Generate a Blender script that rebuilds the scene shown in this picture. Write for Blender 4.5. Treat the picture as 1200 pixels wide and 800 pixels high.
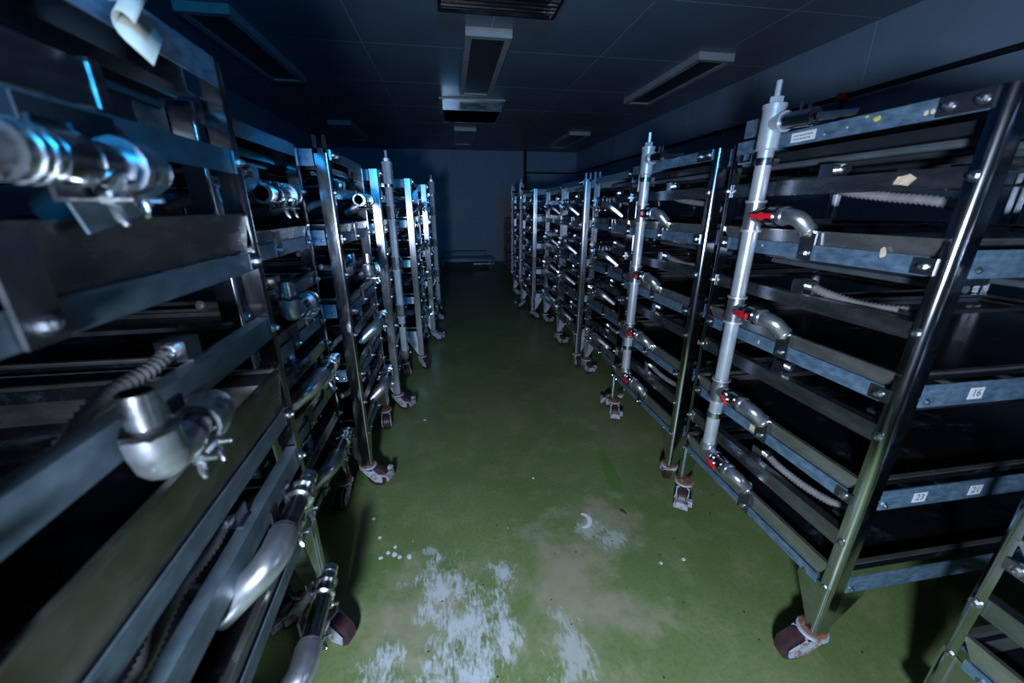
import bpy, bmesh, math, random
from mathutils import Vector, Matrix
random.seed(7)
SC = bpy.context.scene
for o in list(bpy.data.objects): bpy.data.objects.remove(o)
COL = SC.collection

# ------------------------------------------------------------------ camera
TILT = math.atan(155/447); YAW = math.atan(75/(447/math.cos(TILT)))
F = Vector((math.sin(YAW)*math.cos(TILT), math.cos(YAW)*math.cos(TILT), -math.sin(TILT)))
R = Vector((math.cos(YAW), -math.sin(YAW), 0)); U = R.cross(F)
cam = bpy.data.cameras.new('camera'); cam.sensor_width = 36; cam.lens = 36*447/1200
cam.clip_start = .02; cam.clip_end = 60
cam.dof.use_dof = True; cam.dof.focus_distance = 2.2; cam.dof.aperture_fstop = 2.0
co = bpy.data.objects.new('camera', cam); COL.objects.link(co)
co.matrix_world = Matrix(((R.x, U.x, -F.x, 0), (R.y, U.y, -F.y, 0), (R.z, U.z, -F.z, 1.5), (0, 0, 0, 1)))
SC.camera = co

# ------------------------------------------------------------------ world, lamps, exposure
w = bpy.data.worlds.new('world'); SC.world = w; w.use_nodes = True
w.node_tree.nodes['Background'].inputs[0].default_value = (.03, .08, .16, 1)
w.node_tree.nodes['Background'].inputs[1].default_value = .05
def spot(name, loc, aim, power, col, ang, blend, rad):
    l = bpy.data.lights.new(name, 'SPOT'); l.energy = power; l.color = col
    l.spot_size = math.radians(ang); l.spot_blend = blend; l.shadow_soft_size = rad
    o = bpy.data.objects.new(name, l); COL.objects.link(o); o.location = loc
    o.rotation_euler = (Vector(aim)-Vector(loc)).to_track_quat('-Z', 'Y').to_euler()
    return o
def area(name, loc, aim, power, col, sx, sy):
    l = bpy.data.lights.new(name, 'AREA'); l.shape = 'RECTANGLE'; l.size = sx; l.size_y = sy
    l.energy = power; l.color = col
    o = bpy.data.objects.new(name, l); COL.objects.link(o); o.location = loc
    o.rotation_euler = (Vector(aim)-Vector(loc)).to_track_quat('-Z', 'Y').to_euler()
    return o
spot('hand_lamp', (-.28, -.58, 1.27), (1.0, 1.35, .52), 270, (.68, .82, 1.0), 160, .85, .09)
spot('blue_lamp', (.10, -.75, 2.02), (-.35, 3.4, 2.65), 140, (.02, .42, 1.0), 78, .55, .08)
SC.view_settings.view_transform = 'Standard'; SC.view_settings.look = 'None'
SC.view_settings.gamma = 1; SC.view_settings.exposure = 0.05; SC.view_settings.use_curve_mapping = False

# ------------------------------------------------------------------ materials
def newmat(name):
    m = bpy.data.materials.new(name); m.use_nodes = True
    return m, m.node_tree.nodes, m.node_tree.links, m.node_tree.nodes['Principled BSDF']
def N(ns, t, **k):
    n = ns.new(t)
    for a, v in k.items(): setattr(n, a, v)
    return n
def noise(ns, ls, scale, detail=4, rough=.55, stretch=None, coord='Object'):
    tc = N(ns, 'ShaderNodeTexCoord'); mp = N(ns, 'ShaderNodeMapping')
    if stretch: mp.inputs['Scale'].default_value = stretch
    ls.new(tc.outputs[coord], mp.inputs[0])
    n = N(ns, 'ShaderNodeTexNoise'); n.inputs['Scale'].default_value = scale
    n.inputs['Detail'].default_value = detail; n.inputs['Roughness'].default_value = rough
    ls.new(mp.outputs[0], n.inputs[0]); return n
def ramp(ns, ls, src, stops):
    r = N(ns, 'ShaderNodeValToRGB'); e = r.color_ramp.elements
    while len(e) < len(stops): e.new(.5)
    for i, (p, c) in enumerate(stops):
        e[i].position = p; e[i].color = (*c, 1) if len(c) == 3 else c
    ls.new(src, r.inputs[0]); return r
def mmath(ns, ls, op, a, b=None, clamp=False):
    n = N(ns, 'ShaderNodeMath', operation=op); n.use_clamp = clamp
    for i, v in enumerate((a, b)):
        if v is None: continue
        if isinstance(v, (int, float)): n.inputs[i].default_value = v
        else: ls.new(v, n.inputs[i])
    return n.outputs[0]
def mixc(ns, ls, f, a, b):
    n = N(ns, 'ShaderNodeMix', data_type='RGBA')
    if isinstance(f, (int, float)): n.inputs[0].default_value = f
    else: ls.new(f, n.inputs[0])
    for i, v in ((6, a), (7, b)):
        if isinstance(v, tuple): n.inputs[i].default_value = (*v, 1)
        else: ls.new(v, n.inputs[i])
    return n.outputs[2]
def metal(name, c0, c1, r0, r1, scale=14, stretch=None, met=1.0, bump=0.0):
    m, ns, ls, b = newmat(name)
    n = noise(ns, ls, scale, 5, .6, stretch)
    ls.new(ramp(ns, ls, n.outputs[0], [(.3, c0), (.7, c1)]).outputs[0], b.inputs['Base Color'])
    ls.new(ramp(ns, ls, n.outputs[0], [(.3, (r0,)*3), (.7, (r1,)*3)]).outputs[0], b.inputs['Roughness'])
    b.inputs['Metallic'].default_value = met
    if bump:
        bp = N(ns, 'ShaderNodeBump'); bp.inputs['Strength'].default_value = bump; bp.inputs['Distance'].default_value = .002
        ls.new(n.outputs[0], bp.inputs['Height']); ls.new(bp.outputs[0], b.inputs['Normal'])
    return m
def plain(name, c, rough=.5, met=0.0, var=.15, scale=20):
    m, ns, ls, b = newmat(name)
    n = noise(ns, ls, scale, 4)
    lo = tuple(x*(1-var) for x in c); hi = tuple(min(1, x*(1+var)) for x in c)
    ls.new(ramp(ns, ls, n.outputs[0], [(.3, lo), (.7, hi)]).outputs[0], b.inputs['Base Color'])
    b.inputs['Roughness'].default_value = rough; b.inputs['Metallic'].default_value = met
    return m
M = {}
M['galv'] = metal('galvanised_steel', (.065, .130, .205), (.170, .275, .40), .40, .60, 26, (1, 1, 2.2), .45, .25)
M['galv_shaded'] = metal('shaded_galvanised_steel', (.050, .080, .105), (.10, .145, .185), .48, .62, 20, (1, 1, 2), .3)  # darker copy of galv: the front-left rack's dimness is put into the colour
M['tray_shaded'] = metal('shaded_tray_steel', (.16, .165, .15), (.26, .265, .25), .20, .32, 9, (1, 1, 3), .9)  # tray steel darkened so the front-left trays carry their shade in the colour
M['satin'] = metal('satin_zinc_plate', (.45, .48, .54), (.62, .65, .70), .45, .55, 20, None, .7)
m = metal('brushed_stainless_post', (.24, .26, .31), (.38, .40, .46), .24, .34, 9, (6, 6, .6)); M['postsatin'] = m
ns, ls = m.node_tree.nodes, m.node_tree.links; b = ns['Principled BSDF']; b.inputs['Anisotropic'].default_value = .8
ge = N(ns, 'ShaderNodeNewGeometry'); cr = N(ns, 'ShaderNodeVectorMath', operation='CROSS_PRODUCT'); cr.inputs[1].default_value = (0, 0, 1)
ls.new(ge.outputs['Normal'], cr.inputs[0]); ls.new(cr.outputs[0], b.inputs['Tangent'])
M['postmat'] = metal('polished_stainless_post', (.42, .45, .50), (.56, .58, .64), .11, .17, 9, (6, 6, .6))
M['stainless'] = metal('polished_stainless', (.46, .48, .52), (.62, .64, .68), .14, .26, 6, (1, 1, 6))
M['traymat'] = metal('tray_stainless', (.40, .40, .41), (.56, .56, .58), .20, .34, 9, (1, 1, 3), .9)
M['pipe'] = metal('steel_pipe', (.36, .38, .43), (.52, .54, .60), .26, .38, 20, None, .9)
M['pipelight'] = metal('painted_pipe', (.40, .44, .52), (.54, .58, .66), .28, .38, 12, None, .45)
M['dullpipe'] = metal('dull_pipe', (.22, .22, .24), (.36, .36, .39), .16, .28, 18, None, 1.0)
M['fit'] = metal('bright_fitting', (.70, .73, .78), (.85, .88, .92), .18, .28, 20)
M['bolt'] = metal('bolt_steel', (.38, .40, .45), (.55, .57, .62), .24, .36, 30)
M['darksteel'] = metal('dark_steel_plate', (.10, .11, .13), (.18, .19, .22), .16, .3, 12, None, .9)
M['darkrail'] = metal('dark_polished_rail', (.20, .22, .25), (.32, .34, .38), .2, .34, 9, (1, 1, 4), .95)
M['hose'] = metal('grey_flexible_conduit', (.22, .215, .225), (.32, .31, .32), .38, .5, 30, None, .35)
M['red'] = plain('red_handle', (.55, .010, .022), .35)
M['lampgrey'] = plain('dark_lamp_housing', (.02, .025, .034), .4, .4)
M['tube'] = plain('unlit_lamp_tube', (.07, .085, .10), .25)
M['label'] = plain('white_label', (.62, .66, .72), .5, 0, .06)
M['ink'] = plain('black_print', (.02, .025, .04), .6)
M['tape'] = plain('peeled_tape', (.62, .48, .36), .7, 0, .25, 60)
M['yellowtape'] = plain('yellow_paint', (.55, .45, .07), .7, 0, .25, 60)
M['leaf'] = plain('dry_leaf', (.20, .22, .05), .7, 0, .4, 60)
M['rubber'] = plain('maroon_wheel', (.045, .018, .024), .45, 0, .4, 20)
M['paper'] = plain('old_paper', (.36, .355, .31), .7, 0, .12, 25)
M['blackpipe'] = plain('black_pipe', (.012, .014, .018), .5)
M['white_frame'] = metal('white_lamp_frame', (.42, .44, .46), (.55, .57, .60), .35, .5, 6, None, .1)
M['grille_bore_shade'] = plain('black_grille_bore_shade', (.008, .009, .012), .5)
M['chip'] = plain('white_flake', (.62, .68, .74), .7, 0, .15, 80)
M['dirt'] = plain('dark_debris', (.035, .03, .02), .8)
# rusted, salt-crusted zinc of the casters
m, ns, ls, b = newmat('rusty_zinc'); M['zinc'] = m
n1 = noise(ns, ls, 22, 5, .65); n2 = noise(ns, ls, 90, 3, .6)
c = ramp(ns, ls, n1.outputs[0], [(.34, (.16, .05, .025)), (.41, (.30, .20, .18)), (.47, (.40, .44, .54)), (.75, (.52, .57, .68))])
ls.new(mixc(ns, ls, mmath(ns, ls, 'MULTIPLY', n2.outputs[0], .35), c.outputs[0], (.2, .2, .25)), b.inputs['Base Color'])
b.inputs['Roughness'].default_value = .7; b.inputs['Metallic'].default_value = .1
m, ns, ls, b = newmat('rust'); M['rust'] = m
n1 = noise(ns, ls, 40, 5, .65)
ls.new(ramp(ns, ls, n1.outputs[0], [(.35, (.10, .035, .02)), (.6, (.22, .085, .045)), (.75, (.40, .34, .32))]).outputs[0], b.inputs['Base Color'])
b.inputs['Roughness'].default_value = .8
# black tray liner with dried blue-white residue
m, ns, ls, b = newmat('black_liner'); M['liner'] = m
n1 = noise(ns, ls, 3.2, 6, .7, (1, 1.6, 1)); n2 = noise(ns, ls, 9, 5, .7, (1, 2.5, 1))
st = mmath(ns, ls, 'MULTIPLY', ramp(ns, ls, n1.outputs[0], [(.52, (0, 0, 0)), (.70, (1, 1, 1))]).outputs[0], ramp(ns, ls, n2.outputs[0], [(.42, (0, 0, 0)), (.66, (1, 1, 1))]).outputs[0])
ls.new(mixc(ns, ls, st, (.006, .007, .009), (.10, .14, .20)), b.inputs['Base Color'])
ls.new(mmath(ns, ls, 'ADD', mmath(ns, ls, 'MULTIPLY', st, .4), .16), b.inputs['Roughness'])
b.inputs['Specular IOR Level'].default_value = .22
# enamelled wall / ceiling panels
def panelmat(name, lo, hi, rough):
    m, ns, ls, b = newmat(name)
    n = noise(ns, ls, 1.3, 5, .6); n2 = noise(ns, ls, 30, 3)
    c = ramp(ns, ls, n.outputs[0], [(.3, lo), (.7, hi)])
    ls.new(mixc(ns, ls, mmath(ns, ls, 'MULTIPLY', n2.outputs[0], .08), c.outputs[0], (.1, .1, .1)), b.inputs['Base Color'])
    b.inputs['Roughness'].default_value = rough
    return m
M['ceil'] = panelmat('grey_ceiling_panel', (.145, .205, .29), (.19, .26, .355), .42)
M['seam'] = panelmat('pale_sealant', (.42, .49, .60), (.48, .56, .67), .5)
M['wall'] = panelmat('pale_wall_panel', (.20, .31, .46), (.26, .38, .55), .5)
M['door'] = panelmat('beige_door', (.30, .27, .26), (.36, .33, .32), .5)
# green epoxy floor
m, ns, ls, b = newmat('green_epoxy_floor'); M['floor'] = m
tc = N(ns, 'ShaderNodeTexCoord'); sep = N(ns, 'ShaderNodeSeparateXYZ'); ls.new(tc.outputs['Object'], sep.inputs[0])
X, Y = sep.outputs[0], sep.outputs[1]
def ell(cx, cy, rx, ry, ang=0.0):
    ca, sa = math.cos(ang), math.sin(ang)
    dx = mmath(ns, ls, 'SUBTRACT', X, cx); dy = mmath(ns, ls, 'SUBTRACT', Y, cy)
    a = mmath(ns, ls, 'ADD', mmath(ns, ls, 'MULTIPLY', dx, ca/rx), mmath(ns, ls, 'MULTIPLY', dy, sa/rx))
    c = mmath(ns, ls, 'ADD', mmath(ns, ls, 'MULTIPLY', dx, -sa/ry), mmath(ns, ls, 'MULTIPLY', dy, ca/ry))
    d = mmath(ns, ls, 'SQRT', mmath(ns, ls, 'ADD', mmath(ns, ls, 'MULTIPLY', a, a), mmath(ns, ls, 'MULTIPLY', c, c)))
    return mmath(ns, ls, 'SUBTRACT', 1.0, d, True)
def mx(*a):
    r = a[0]
    for x in a[1:]: r = mmath(ns, ls, 'MAXIMUM', r, x)
    return r
big = noise(ns, ls, 1.1, 5, .6); mid = noise(ns, ls, 6, 6, .65); fine = noise(ns, ls, 60, 4, .6)
base = ramp(ns, ls, big.outputs[0], [(.30, (.108, .165, .052)), (.52, (.150, .208, .078)), (.72, (.200, .245, .115))])
base = mixc(ns, ls, mmath(ns, ls, 'MULTIPLY', ramp(ns, ls, mid.outputs[0], [(.50, (0, 0, 0)), (.72, (1, 1, 1))]).outputs[0], .45), base.outputs[0], (.29, .30, .17))
base = mixc(ns, ls, mmath(ns, ls, 'MULTIPLY', ramp(ns, ls, fine.outputs[0], [(.45, (0, 0, 0)), (.75, (1, 1, 1))]).outputs[0], .5), base, (.085, .11, .04))
base = mixc(ns, ls, mmath(ns, ls, 'MULTIPLY', ramp(ns, ls, mmath(ns, ls, 'ADD', ell(.885, 1.80, .05, .26, -.12), mmath(ns, ls, 'MULTIPLY', mid.outputs[0], .3)), [(.25, (0, 0, 0)), (.5, (1, 1, 1))]).outputs[0], .6), base, (.07, .17, .02))
# brown scuffed areas along the traffic lane
wear = mx(ell(.40, 1.15, .45, .65, -.3), ell(.70, 1.45, .35, .35), ell(.55, 1.0, .4, .25), ell(-.20, 1.1, .4, .45))
wearm = mmath(ns, ls, 'MULTIPLY', ramp(ns, ls, mmath(ns, ls, 'ADD', mmath(ns, ls, 'MULTIPLY', wear, .55), mid.outputs[0]), [(.70, (0, 0, 0)), (1.05, (1, 1, 1))]).outputs[0], .62)
base = mixc(ns, ls, wearm, base, (.36, .32, .25))
# white lime residue, smeared by a broom: streaky noise inside soft patches
rot = N(ns, 'ShaderNodeMapping'); rot.inputs['Rotation'].default_value = (0, 0, .55); rot.inputs['Scale'].default_value = (1.0, .38, 1)
ls.new(tc.outputs['Object'], rot.inputs[0])
stk = N(ns, 'ShaderNodeTexNoise'); stk.inputs['Scale'].default_value = 62; stk.inputs['Detail'].default_value = 6; stk.inputs['Roughness'].default_value = .68; stk.inputs['Distortion'].default_value = .7
ls.new(rot.outputs[0], stk.inputs[0])
cl = noise(ns, ls, 9, 5, .6)
pat = mx(ell(-.02, .95, .26, .50, -.30), ell(-.10, 1.20, .22, .26), ell(.13, 1.0, .10, .34, .1), ell(-.30, .92, .14, .18), ell(.02, .70, .5, .28), ell(.16, 1.22, .10, .12))
pat2 = mx(ell(.62, 1.42, .13, .13), ell(.70, 1.32, .14, .10), ell(.36, .9, .12, .25), ell(-.16, 1.40, .07, .05))
v = mmath(ns, ls, 'ADD', mmath(ns, ls, 'MULTIPLY', stk.outputs[0], .72), mmath(ns, ls, 'MULTIPLY', cl.outputs[0], .62))
wm = ramp(ns, ls, mmath(ns, ls, 'ADD', v, mmath(ns, ls, 'MULTIPLY', pat, .36)), [(.84, (0, 0, 0)), (1.12, (1, 1, 1))]).outputs[0]
wm2 = ramp(ns, ls, mmath(ns, ls, 'ADD', v, mmath(ns, ls, 'MULTIPLY', pat2, .42)), [(.86, (0, 0, 0)), (1.05, (1, 1, 1))]).outputs[0]
wm = mmath(ns, ls, 'MULTIPLY', wm, mmath(ns, ls, 'GREATER_THAN', pat, .001))
wm2 = mmath(ns, ls, 'MULTIPLY', wm2, mmath(ns, ls, 'MULTIPLY', mmath(ns, ls, 'GREATER_THAN', pat2, .001), .6))
base = mixc(ns, ls, mmath(ns, ls, 'MULTIPLY', mx(wm, wm2), .80), base, (.52, .57, .65))
# specks
sp = N(ns, 'ShaderNodeTexVoronoi'); sp.inputs['Scale'].default_value = 13.0; ls.new(tc.outputs['Object'], sp.inputs[0])
base = mixc(ns, ls, mmath(ns, ls, 'LESS_THAN', sp.outputs[0], .055), base, (.04, .045, .025))
sp2 = N(ns, 'ShaderNodeTexVoronoi'); sp2.inputs['Scale'].default_value = 6.3; ls.new(tc.outputs['Object'], sp2.inputs[0])
base = mixc(ns, ls, mmath(ns, ls, 'LESS_THAN', sp2.outputs[0], .022), base, (.5, .56, .6))
ls.new(base, b.inputs['Base Color'])
ls.new(ramp(ns, ls, mid.outputs[0], [(.3, (.34,)*3), (.7, (.55,)*3)]).outputs[0], b.inputs['Roughness'])
bp = N(ns, 'ShaderNodeBump'); bp.inputs['Strength'].default_value = .12; bp.inputs['Distance'].default_value = .004
ls.new(mid.outputs[0], bp.inputs['Height']); ls.new(bp.outputs[0], b.inputs['Normal'])

# ------------------------------------------------------------------ mesh builder
class MB:
    def __init__(s): s.v = []; s.f = []; s.m = []
    def add(s, vs, fs, mi=0):
        k = len(s.v); s.v += [tuple(x) for x in vs]
        s.f += [tuple(i+k for i in f) for f in fs]; s.m += [mi]*len(fs); return s
    def box(s, lo, hi, mi=0):
        (a, b, c), (d, e, f) = [min(p, q) for p, q in zip(lo, hi)], [max(p, q) for p, q in zip(lo, hi)]
        return s.add([(a, b, c), (d, b, c), (d, e, c), (a, e, c), (a, b, f), (d, b, f), (d, e, f), (a, e, f)],
                     [(0, 3, 2, 1), (4, 5, 6, 7), (0, 1, 5, 4), (1, 2, 6, 5), (2, 3, 7, 6), (3, 0, 4, 7)], mi)
    def prism(s, poly, axis, a, b, mi=0):
        """extrude a 2-D outline along an axis between a and b"""
        n = len(poly)
        def P(p, t):
            return {0: (t, p[0], p[1]), 1: (p[0], t, p[1]), 2: (p[0], p[1], t)}[axis]
        vs = [P(p, a) for p in poly]+[P(p, b) for p in poly]
        fs = [tuple(range(n))[::-1], tuple(range(n, 2*n))]+[(i, (i+1) % n, n+(i+1) % n, n+i) for i in range(n)]
        return s.add(vs, fs, mi)
    def tube(s, pts, r, seg=10, mi=0, cap=True, hollow=0):
        pts = [Vector(p) for p in pts]; n = len(pts)
        rs = r if isinstance(r, (list, tuple)) else [r]*n
        T = []
        for i in range(n):
            t = pts[min(i+1, n-1)]-pts[max(i-1, 0)]
            if t.length < 1e-9: t = T[-1] if T else Vector((0, 0, 1))
            T.append(t.normalized())
        a = Vector((0, 0, 1)) if abs(T[0].z) < .9 else Vector((1, 0, 0))
        nrm = (a-T[0]*a.dot(T[0])).normalized(); vs = []
        for i in range(n):
            nrm = (nrm-T[i]*nrm.dot(T[i])).normalized(); bn = T[i].cross(nrm)
            for k in range(seg):
                an = 2*math.pi*k/seg
                vs.append(pts[i]+(nrm*math.cos(an)+bn*math.sin(an))*rs[i])
        fs = [(i*seg+k, i*seg+(k+1) % seg, (i+1)*seg+(k+1) % seg, (i+1)*seg+k) for i in range(n-1) for k in range(seg)]
        if cap: fs += [tuple(range(seg))[::-1], tuple(range((n-1)*seg, n*seg))]
        return s.add(vs, fs, mi)
    def open_end(s, p, d, r, depth, seg=12, mi=0):
        """hollow threaded end: outer wall, rim and a bore"""
        p, d = Vector(p), Vector(d).normalized()
        q = p+d*depth
        return s.tube([p, p+d*depth*.25, p+d*depth*.25, p+d*depth*.4, p+d*depth*.4, p+d*depth*.55, p+d*depth*.55, p+d*depth*.7, p+d*depth*.7, q, q, q, p+d*depth*.2],
                      [r, r, r*1.06, r*1.06, r, r, r*1.06, r*1.06, r, r, r, r*.74, r*.72], seg, mi).tube([p+d*depth*.19, p+d*depth*.30], r*.715, seg, 1).tube([q-d*.001, p+d*depth*.24], r*.715, seg, 1, False)  # black disc and lining paint the shade inside the bore
    def ball(s, c, r, seg=10, rings=6, mi=0, zs=1.0):
        vs = []; fs = []
        for i in range(rings+1):
            th = math.pi*i/rings
            for k in range(seg):
                a = 2*math.pi*k/seg
                vs.append((c[0]+r*math.sin(th)*math.cos(a), c[1]+r*math.sin(th)*math.sin(a), c[2]+r*zs*math.cos(th)))
        fs = [(i*seg+k, (i+1)*seg+k, (i+1)*seg+(k+1) % seg, i*seg+(k+1) % seg) for i in range(rings) for k in range(seg)]
        return s.add(vs, fs, mi)
    def mesh(s, name, mats, ang=40, smooth=True):
        me = bpy.data.meshes.new(name); me.from_pydata(s.v, [], s.f)
        for m in (mats if isinstance(mats, (list, tuple)) else [mats]): me.materials.append(M[m])
        for p, mi in zip(me.polygons, s.m): p.material_index = mi
        bm = bmesh.new(); bm.from_mesh(me)
        bmesh.ops.recalc_face_normals(bm, faces=bm.faces); bm.to_mesh(me); bm.free()
        if smooth:
            me.polygons.foreach_set('use_smooth', [True]*len(me.polygons))
            me.set_sharp_from_angle(angle=math.radians(ang))
        me.update(); return me
def put(name, me, parent=None, loc=(0, 0, 0), rot=(0, 0, 0), scale=None, label=None):
    o = bpy.data.objects.new(name, me); COL.objects.link(o)
    if parent: o.parent = parent
    o.location = loc; o.rotation_euler = rot
    if scale: o.scale = scale
    if label: o['label'] = label
    return o
def tag(o, label, cat, group=None):
    o['label'] = label; o['category'] = cat
    if group: o['group'] = group
    return o
def thing(name, label, cat, loc=(0, 0, 0), rz=0, group=None):
    o = bpy.data.objects.new(name, None); COL.objects.link(o); o.empty_display_size = .1
    o.location = loc; o.rotation_euler = (0, 0, rz); return tag(o, label, cat, group)
def struct(o): o['kind'] = 'structure'; return o
CACHE = {}
def cached(key, fn):
    if key not in CACHE: CACHE[key] = fn()
    return CACHE[key]
def spline(pts, n=6):
    P = [Vector(p) for p in pts]; out = []
    for i in range(len(P)-1):
        a, b, c, d = P[max(i-1, 0)], P[i], P[i+1], P[min(i+2, len(P)-1)]
        for k in range(n):
            t = k/n
            out.append(.5*((2*b)+(c-a)*t+(2*a-5*b+4*c-d)*t*t+(3*b-a-3*c+d)*t**3))
    out.append(P[-1]); return out
def corrugated(pts, r, pitch=.009, seg=8):
    P = spline(pts, 12); L = [0]
    for i in range(1, len(P)): L.append(L[-1]+(P[i]-P[i-1]).length)
    n = max(8, int(L[-1]/pitch)*2); out = []; rs = []; j = 0
    for i in range(n+1):
        t = L[-1]*i/n
        while j < len(L)-2 and L[j+1] < t: j += 1
        f = (t-L[j])/max(1e-9, L[j+1]-L[j]); out.append(P[j].lerp(P[j+1], f)); rs.append(r*(1.10 if i % 2 else .80))
    return MB().tube(out, rs, seg)

# ------------------------------------------------------------------ the room
XL, XR, YF, YB, H = -2.9, 3.78, -2.4, 11.8, 3.05
floor = struct(put('floor', MB().box((XL, YF, -.1), (XR, YB, 0)).mesh('floor', 'floor', smooth=False)))
ceiling = struct(put('ceiling', MB().box((XL, YF, H+.002), (XR, YB, H+.12)).mesh('ceiling', 'seam', smooth=False)))
def grid(a, b, first, step):
    xs = [a]; t = first
    while t > a: t -= step
    while t < b:
        if t > a+.05 and t < b-.05: xs.append(t)
        t += step
    return xs+[b]
gx, gy = grid(XL, XR, -.75, 1.225), grid(YF, YB, 3.46, 1.22)
for i in range(len(gx)-1):
    for j in range(len(gy)-1):
        w_, d_ = gx[i+1]-gx[i]-.009, gy[j+1]-gy[j]-.009
        me = cached(('cp', round(w_, 3), round(d_, 3)), lambda: MB().box((-w_/2, -d_/2, 0), (w_/2, d_/2, .02)).mesh('ceiling_panel', 'ceil', smooth=False))
        put('ceiling_panel', me, ceiling, ((gx[i]+gx[i+1])/2, (gy[j]+gy[j+1])/2, H))
def wall(name, axis, at, sgn, a, b, cuts):
    if axis == 0: bb = MB().box((at, a, 0), (at+.1*sgn, b, H))
    else: bb = MB().box((a, at, 0), (b, at+.1*sgn, H))
    wl = struct(put(name, bb.mesh(name, 'seam', smooth=False)))
    for p, q in zip(cuts[:-1], cuts[1:]):
        c = (p+q)/2; L = q-p-.009
        me = cached(('wp', axis, sgn, round(L, 3)), lambda: (MB().box((0, -L/2, 0), (.02*sgn, L/2, H)) if axis == 0 else MB().box((-L/2, 0, 0), (L/2, .02*sgn, H))).mesh('wall_panel', 'wall', smooth=False))
        put('wall_panel', me, wl, (at-.003*sgn, c, 0) if axis == 0 else (c, at-.003*sgn, 0))
    return wl
wall('wall_right', 0, XR, 1, YF, YB, grid(YF, YB, 3.50, 1.38))
wall('wall_left', 0, XL, -1, YF, YB, grid(YF, YB, 3.50, 1.38))
wall('wall_back', 1, YB, 1, XL, XR, grid(XL, XR, 1.48, 1.38))
wall('wall_front', 1, YF, -1, XL, XR, grid(XL, XR, .4, 1.38))
# low beige door at the far end
d = struct(put('door_1', MB().box((1.42, YB-.05, 0), (2.25, YB, 1.84)).mesh('door', 'door', smooth=False)))
put('door_frame', MB().box((1.37, YB-.03, 0), (1.42, YB, 1.89)).box((2.25, YB-.03, 0), (2.30, YB, 1.89)).box((1.42, YB-.03, 1.84), (2.25, YB, 1.89)).mesh('door_frame', 'wall', smooth=False), d)
put('door_handle', MB().tube([(1.50, YB-.05, .95), (1.50, YB-.10, .95), (1.60, YB-.10, .95)], .012).mesh('door_handle', 'fit'), d)

# ------------------------------------------------------------------ ceiling fittings
def ceiling_light(label, x0, x1, y0, y1, group='recessed tube lights on the ceiling'):
    cx, cy, w_, L = (x0+x1)/2, (y0+y1)/2, x1-x0, y1-y0
    t = thing('ceiling_light', label, 'light', (cx, cy, H), 0, None)
    z0, fr = -.07, .06; hx, hy = w_/2, L/2
    f_ = MB()
    f_.box((-hx, -hy, z0), (hx, -hy+fr, 0)).box((-hx, hy-fr, z0), (hx, hy, 0))
    f_.box((-hx, -hy+fr, z0), (-hx+fr, hy-fr, 0)).box((hx-fr, -hy+fr, z0), (hx, hy-fr, 0))
    put('light_frame', f_.mesh('light_frame', 'white_frame', smooth=False), t)
    put('cover', MB().box((-hx+fr, -hy+fr, z0+.012), (hx-fr, hy-fr, z0+.02)).mesh('cover', 'lampcover', smooth=False), t)
    for s in (-1, 1):
        put('lamp_tube', MB().tube([(s*w_*.16, -hy+.1, z0+.045), (s*w_*.16, hy-.1, z0+.045)], .014, 10).mesh('lamp_tube', 'tube'), t)
    for s in (-1, 1):
        for k in range(4):
            yy = -hy+.03+(L-.06)*k/3
            put('screw', cached('screw', lambda: MB().ball((0, 0, 0), .011, 8, 4, 0, .6).mesh('screw', 'bolt')), t, (s*(hx-.03), yy, z0))
m, ns, ls, b = newmat('dusty_glass_cover'); M['lampcover'] = m
n = noise(ns, ls, 8, 4); b.inputs['Roughness'].default_value = .25; b.inputs['Transmission Weight'].default_value = .55
ls.new(ramp(ns, ls, n.outputs[0], [(.3, (.05, .07, .07)), (.7, (.09, .11, .11))]).outputs[0], b.inputs['Base Color'])
ceiling_light('long framed ceiling light over the aisle, nearer of the two in the middle row', .235, .665, 4.17, 6.10)
ceiling_light('long framed ceiling light over the aisle, farther one beyond the dark vent box', .205, .640, 8.65, 10.45)
ceiling_light('framed ceiling light above the right racks, the near one along the right wall', 2.67, 3.08, 4.37, 6.20)
ceiling_light('framed ceiling light above the right racks, the far one near the back corner', 2.62, 3.08, 8.75, 10.6)
ceiling_light('framed ceiling light over the left racks, the near one in deep shadow', -2.06, -1.65, 4.07, 5.86)
ceiling_light('framed ceiling light over the left racks, small far strip near the back wall', -2.11, -1.70, 8.40, 10.2)
def vent(label, x0, x1, y0, y1):
    cx, cy, hx, hy = (x0+x1)/2, (y0+y1)/2, (x1-x0)/2, (y1-y0)/2
    t = thing('ceiling_vent', label, 'vent', (cx, cy, H))
    put('flange', MB().box((-hx-.05, -hy-.05, -.02), (hx+.05, hy+.05, 0)).mesh('flange', 'white_frame', smooth=False), t)
    b_ = MB().box((-hx, -hy, -.15), (hx, -hy+.015, -.02)).box((-hx, hy-.015, -.15), (hx, hy, -.02))
    b_.box((-hx, -hy+.015, -.15), (-hx+.015, hy-.015, -.02)).box((hx-.015, -hy+.015, -.15), (hx, hy-.015, -.02))
    put('vent_box', b_.mesh('vent_box', 'stainless', smooth=False), t)
    put('backing', MB().box((-hx+.016, -hy+.016, -.08), (hx-.016, hy-.016, -.07)).mesh('backing', 'grille_bore_shade', smooth=False), t)
    n_ = 14; me = MB().prism([(-.022, -.012), (-.018, -.012), (.022, .012), (.018, .012)], 0, -hx+.017, hx-.017).mesh('louvre', 'grille_bore_shade', smooth=False)
    for k in range(n_): put('louvre', me, t, (0, -hy+.05+(2*hy-.1)*k/(n_-1), -.135))
vent('black louvred ceiling vent box, nearest, cut by the top of the photo', 0.0, .885, 2.72, 3.56)
vent('black louvred ceiling vent box with a bright steel edge, beyond the near aisle light', .0, .885, 6.58, 7.48)
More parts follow.
